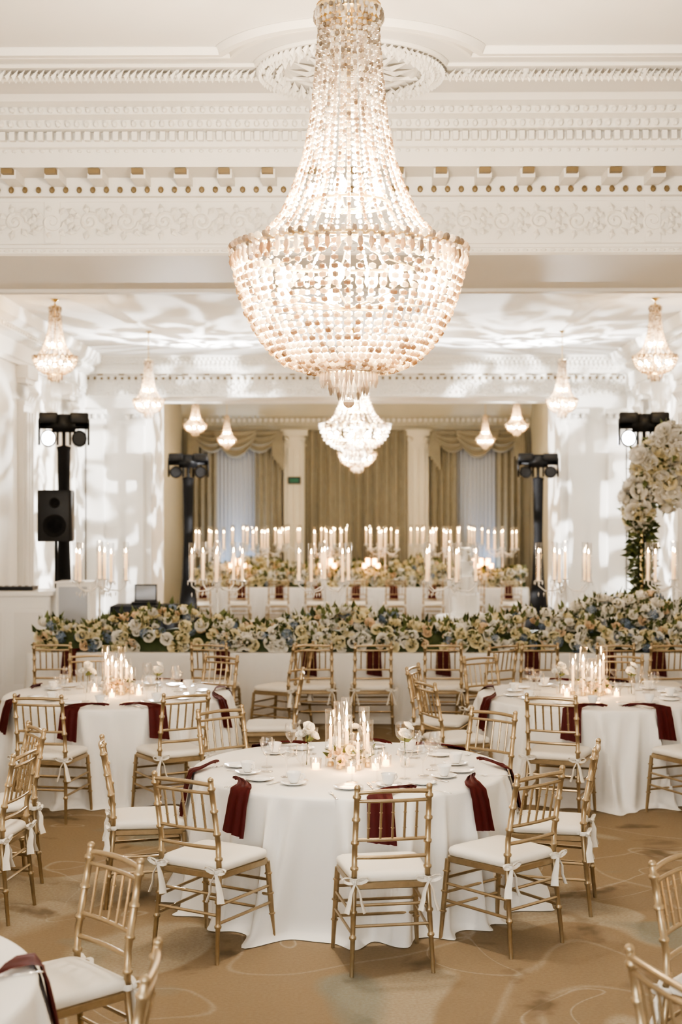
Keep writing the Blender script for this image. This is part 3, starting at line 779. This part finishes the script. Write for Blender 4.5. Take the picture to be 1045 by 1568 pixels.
for i,x in enumerate((-3.06,-1.42,-0.5,0.19,0.92,1.86,2.66,3.2)):
    place(NAPS[i%2],"burgundy_napkin",(x+0.03,15.12,TH),0)

R2=runner(6.6,0.55,0.34,80,22,(0.5,0.84,0.95),0.074).mesh("floral_runner",FM)
for k,(yy,hx) in enumerate(((27.9,3.35),(31.4,2.9))):
    long_table(0.0,yy,hx,0.42,12+k); place(R2,"floral_runner",(0,yy-0.02,TH+0.002),0,(hx/3.35,1,1.1))
    for i in range(6):
        x=-hx*0.86+hx*1.72*i/5; place(CAND,"crystal_candelabra",(x,yy,TH+0.002),i*0.5+k)
    for x in (-2.2,0,2.2): point(x,yy,TH+1.4,9,(1,0.80,0.56))
    for i in range(9):
        x=-hx*0.88+hx*1.76*i/8; chair(x,yy-0.95,radians(random.uniform(-8,8)))
        place(NAPS[i%2],"burgundy_napkin",(x,yy-0.42,TH),0)
mb=MB()
for cx in (-2.3,-0.55,0.3,2.2,2.5):
    for q in range(6):
        a=q*1.05; x=cx+0.13*cos(a); y=27.62+0.05*sin(a); z=1.12+0.05*(q%3)
        lathe(mb,[(0.02,0),(0.04,0.01),(0.045,0.09),(0.04,0.09)],10,(x,y,z),0); lathe(mb,[(0.001,0),(0.012,0.02),(0.001,0.06)],6,(x,y,z+0.02),1)
        tube(mb,[(x,y,z),(x,y,TH+0.003)],0.006,5,2)
mb.obj("votive_candle_stands",[M_votive,M_flame,M_brass])

# ------------------------------------------------------------------ cake
drape(circ(0.42,120),TH,31).obj("cake_table",[M_cloth],True,60,(1.6,20.5,0))
mb=MB(); z=0
lathe(mb,[(0.001,0.002),(0.24,0.001),(0.24,0.03),(0.001,0.03)],32); z=0.03
for r,h in ((0.20,0.28),(0.165,0.26),(0.12,0.22),(0.085,0.18)):
    lathe(mb,[(r-0.005,z),(r,z+0.008),(r,z+h-0.012),(r-0.012,z+h),(0.001,z+h)],36)
    for k in range(int(r*90)):
        a=2*pi*k/int(r*90); ball(mb,(r*cos(a),r*sin(a),z+0.012),0.012,6,4)
    z+=h
random.seed(2)
for k in range(16):
    a=random.random()*6.28; t=random.random(); put_flower(mb,((0.05+0.14*(1-t))*cos(a)-0.03,-0.1-0.08*(1-t),0.3+t*0.65),(cos(a)*0.3,-1,0.4),0.03,ROSE,1)
mb.obj("tiered_wedding_cake",[M_china,M_ivory],True,40,(1.6,20.5,TH+0.002))

# ------------------------------------------------------------------ AV gear
def stand_mesh(lit):
    mb=MB()
    lathe(mb,[(0.33,0.0),(0.30,0.02),(0.17,0.5),(0.10,1.1),(0.075,1.8),(0.09,2.75),(0.10,2.8),(0.02,2.82)],20,mi=0)
    for k in range(3):
        a=2*pi*k/3; tube(mb,[(0,0,0.5),(0.38*cos(a),0.38*sin(a),0.015)],0.02,6,0)
    tube(mb,[(0,0,2.7),(0,0,3.05)],0.025,8,1)
    tube(mb,[(-0.32,0,3.05),(0.32,0,3.05)],0.03,8,1)
    box(mb,-0.16,0.16,-0.08,0.08,2.98,3.2,1)
    for i,x in enumerate((-0.21,0.21)):
        slab(mb,outline_rr(0.13,0.11,0.03,4),[(3.08,0.9),(3.1,1),(3.2,1),(3.22,0.9)],1,(x,0,0))
        for s in (-1,1): box(mb,x+s*0.125-0.015,x+s*0.125+0.015,-0.06,0.06,2.82,3.14,1)
        def face(): 
            V=mb.v[-1]; V2=V.copy(); V2[:,1]=-V[:,2]; V2[:,2]=V[:,1]+2.90; V2[:,0]=V[:,0]+x; mb.v[-1]=V2
        lathe(mb,[(0.001,-0.13),(0.09,-0.12),(0.105,-0.05),(0.105,0.08),(0.095,0.12)],14,(0,0,0),1); face()
        lathe(mb,[(0.001,0.115),(0.085,0.115)],14,(0,0,0),2 if (lit and i==0) else 1); face()
    return mb.mesh("lighting_stand",[M_black,M_blackpl,M_lens,M_steel])
ST1=stand_mesh(True); ST0=stand_mesh(False)
place(ST1,"stage_lighting_stand",(-4.02,19.6,0),0.2,(1.0,1.0,1.12)); place(ST1,"stage_lighting_stand",(3.98,19.6,0),-0.15,(1,1,1.12))
place(ST0,"stage_lighting_stand",(-2.86,24.3,0),0.1); place(ST0,"stage_lighting_stand",(3.12,24.3,0),-0.1)
mb=MB(); slab(mb,outline_rr(0.23,0.2,0.05,5),[(1.85,0.97),(1.87,1),(2.5,1),(2.53,0.97)],0)
lathe(mb,[(0.001,0),(0.1,0.0),(0.14,0.012),(0.15,0.0)],20,(0,0,0),1)
V=mb.v[-1]; V2=V.copy(); V2[:,1]=-V[:,2]-0.2; V2[:,2]=V[:,1]+2.06; mb.v[-1]=V2
lathe(mb,[(0.001,0),(0.04,0.0),(0.06,0.012),(0.07,0.0)],16,(0,0,0),1)
V=mb.v[-1]; V2=V.copy(); V2[:,1]=-V[:,2]-0.2; V2[:,2]=V[:,1]+2.36; mb.v[-1]=V2
tube(mb,[(0,0,0.6),(0,0,1.87)],0.02,8,1)
for k in range(3):
    a=2*pi*k/3+0.5; tube(mb,[(0,0,0.8),(0.4*cos(a),0.4*sin(a),0.02)],0.014,6,1)
mb.obj("loudspeaker_on_stand",[M_blackpl,M_black],True,40,(-3.98,18.9,0),0.1)
mb=MB(); slab(mb,outline_rr(0.5,0.32,0.03,4),[(0,1),(1.25,1)],0); slab(mb,outline_rr(0.54,0.36,0.03,4),[(1.25,1),(1.30,1)],0)
for q in (-0.24,0.24): box(mb,q-0.2,q+0.2,-0.335,-0.32,0.15,1.1,0); box(mb,q-0.17,q+0.17,-0.34,-0.335,0.2,1.05,1)
box(mb,-0.3,0.25,-0.15,0.15,1.30,1.345,2)
for q in range(6): lathe(mb,[(0.02,0),(0.02,0.015),(0.001,0.016)],10,(-0.22+q*0.08,0,1.345),1)
mb.obj("dj_booth",[M_china,M_cloth,M_blackpl],False,40,(-4.12,17.2,0))
mb=MB(); box(mb,-0.2,0.2,-0.2,0.2,0.0,1.40,0); box(mb,-0.17,0.17,-0.21,-0.2,0.75,1.36,1); box(mb,-0.22,0.22,-0.22,0.22,1.40,1.42,0)
mb.obj("display_cabinet",[M_china,M_steel],False,40,(-3.33,17.0,0))
drape(rect(0.5,0.35),TH,41,amp=0.03).obj("black_draped_table",[M_black],True,60,(-3.35,22.6,0))
mb=MB()
slab(mb,outline_rr(0.2,0.15,0.02,3),[(0,1),(0.05,1)],0); box(mb,-0.18,0.18,0.08,0.1,0.05,0.32,0); box(mb,-0.16,0.16,0.075,0.08,0.07,0.30,1)
mb.obj("sound_mixer",[M_blackpl,M_steel],False,40,(-3.35,22.6,TH+0.002))
drape(circ(0.32,100),1.12,42,amp=0.03).obj("cocktail_table",[M_cloth],True,60,(3.58,18.2,0))

# floral arch on the right
random.seed(9); mb=MB()
tube(mb,[(-0.45,0,0),(-0.45,0,2.3),(-0.3,0,2.75),(0,0,2.95),(0.3,0,2.75),(0.45,0,2.3),(0.45,0,0)],0.02,8,6)
box(mb,-0.6,-0.3,-0.15,0.15,0,0.03,6); box(mb,0.3,0.6,-0.15,0.15,0,0.03,6)
def archp(t):
    if t<0.42: return Vector((-0.45,0,t/0.42*2.3))
    if t>0.58: return Vector((0.45,0,(1-t)/0.42*2.3))
    a=pi-(t-0.42)/0.16*pi; return Vector((0.45*cos(a),0,2.3+0.6*sin(a)))
for k in range(2600):
    t=random.uniform(0.08,0.92); p=archp(t); a=random.random()*6.28; r=random.uniform(0.02,0.13)
    n=Vector((cos(a),sin(a),random.uniform(-.5,.3))); put_leaf(mb,p+n*r,n,random.uniform(0.07,0.15),random.choice((4,4,5)))
def clust(c,rx,rz,n):
    for k in range(n):
        v=Vector((random.gauss(0,1),random.gauss(0,1),random.gauss(0,1))).normalized()
        p=Vector(c)+Vector((v.x*rx,v.y*rx*0.7,v.z*rz))*random.uniform(0.7,1.15); put_flower(mb,p,v,random.uniform(0.06,0.12),ROSE,random.choice((1,1,1,1,0)))
        if k%2==0: put_leaf(mb,p,v,random.uniform(0.10,0.18),random.choice((4,5)))
clust((-0.50,0,2.36),0.15,0.32,70); clust((-0.34,0,2.82),0.20,0.24,70); clust((-0.05,0,3.05),0.24,0.26,80); clust((-0.12,-0.05,2.52),0.16,0.2,50)
clust((0.22,-0.05,2.6),0.24,0.4,90); clust((-0.35,-0.05,0.95),0.2,0.2,24); clust((0.22,0,0.8),0.22,0.35,40)
mb.obj("floral_arch",FM+[M_brass],True,60,(3.92,17.2,0))

# ------------------------------------------------------------------ lights
def spot(name,loc,tgt,e,col,size,blend,rad=0.03,gobo=None):
    ld=bpy.data.lights.new(name,'SPOT'); ld.energy=e; ld.color=col; ld.spot_size=radians(size); ld.spot_blend=blend; ld.shadow_soft_size=rad
    o=bpy.data.objects.new(name,ld); o.location=loc; o.rotation_euler=(Vector(tgt)-Vector(loc)).to_track_quat('-Z','Y').to_euler(); COL.objects.link(o)
    if gobo:
        ld.use_nodes=True; nt=ld.node_tree; em=nt.nodes["Emission"]; tc=nt.nodes.new("ShaderNodeTexCoord"); mp=nt.nodes.new("ShaderNodeMapping")
        mp.inputs["Scale"].default_value=gobo[:3]; n=nt.nodes.new("ShaderNodeTexNoise"); n.inputs["Scale"].default_value=gobo[3]; n.inputs["Detail"].default_value=1.0; n.inputs["Distortion"].default_value=0.8
        r=nt.nodes.new("ShaderNodeMapRange"); r.inputs[1].default_value=0.46; r.inputs[2].default_value=0.58; r.inputs[3].default_value=0.06; r.inputs[4].default_value=1.5
        nt.links.new(tc.outputs["Normal"],mp.inputs[0]); nt.links.new(mp.outputs[0],n.inputs["Vector"]); nt.links.new(n.outputs["Fac"],r.inputs[0]); nt.links.new(r.outputs[0],em.inputs["Strength"])
cw=(0.95,0.97,1.0)
spot("gobo_projector",(-2.86,24.1,3.3),(-1.5,19.5,4.94),560,cw,110,0.5,0.03,(1,1,1,8))
spot("gobo_projector",(3.12,24.1,3.3),(1.7,19.5,4.94),560,cw,110,0.5,0.03,(1,1,1,8))
spot("gobo_projector",(3.9,19.4,3.0),(-4.5,24.2,2.6),3400,cw,44,0.3,0.03,(2.4,2.4,0.8,8))
spot("gobo_projector",(-3.9,19.4,3.0),(4.5,24.2,2.6),3400,cw,44,0.3,0.03,(2.4,2.4,0.8,8))
for x in (-3.15,-2.55,3.15):
    spot("uplight",(x,33.3,0.05),(x,33.85,2.2),110,(0.62,0.78,1),45,0.9,0.05)

w=bpy.data.worlds.new("World"); scene.world=w; w.use_nodes=True
w.node_tree.nodes["Background"].inputs[0].default_value=(1.0,0.985,0.955,1); w.node_tree.nodes["Background"].inputs[1].default_value=4.6

# ------------------------------------------------------------------ camera
cd=bpy.data.cameras.new("camera"); cd.sensor_fit='HORIZONTAL'; cd.sensor_width=24; cd.lens=50
cam=bpy.data.objects.new("camera",cd); cam.location=(0.05,0,2.3)
cam.rotation_euler=(radians(90)-math.atan(7/2177),0,math.atan(26.5/2177)); COL.objects.link(cam); scene.camera=cam
cd.dof.use_dof=True; cd.dof.focus_distance=7.8; cd.dof.aperture_fstop=2.4
scene.view_settings.view_transform='AgX'
try: scene.view_settings.look='AgX - High Contrast'
except Exception: pass
scene.view_settings.exposure=0.78
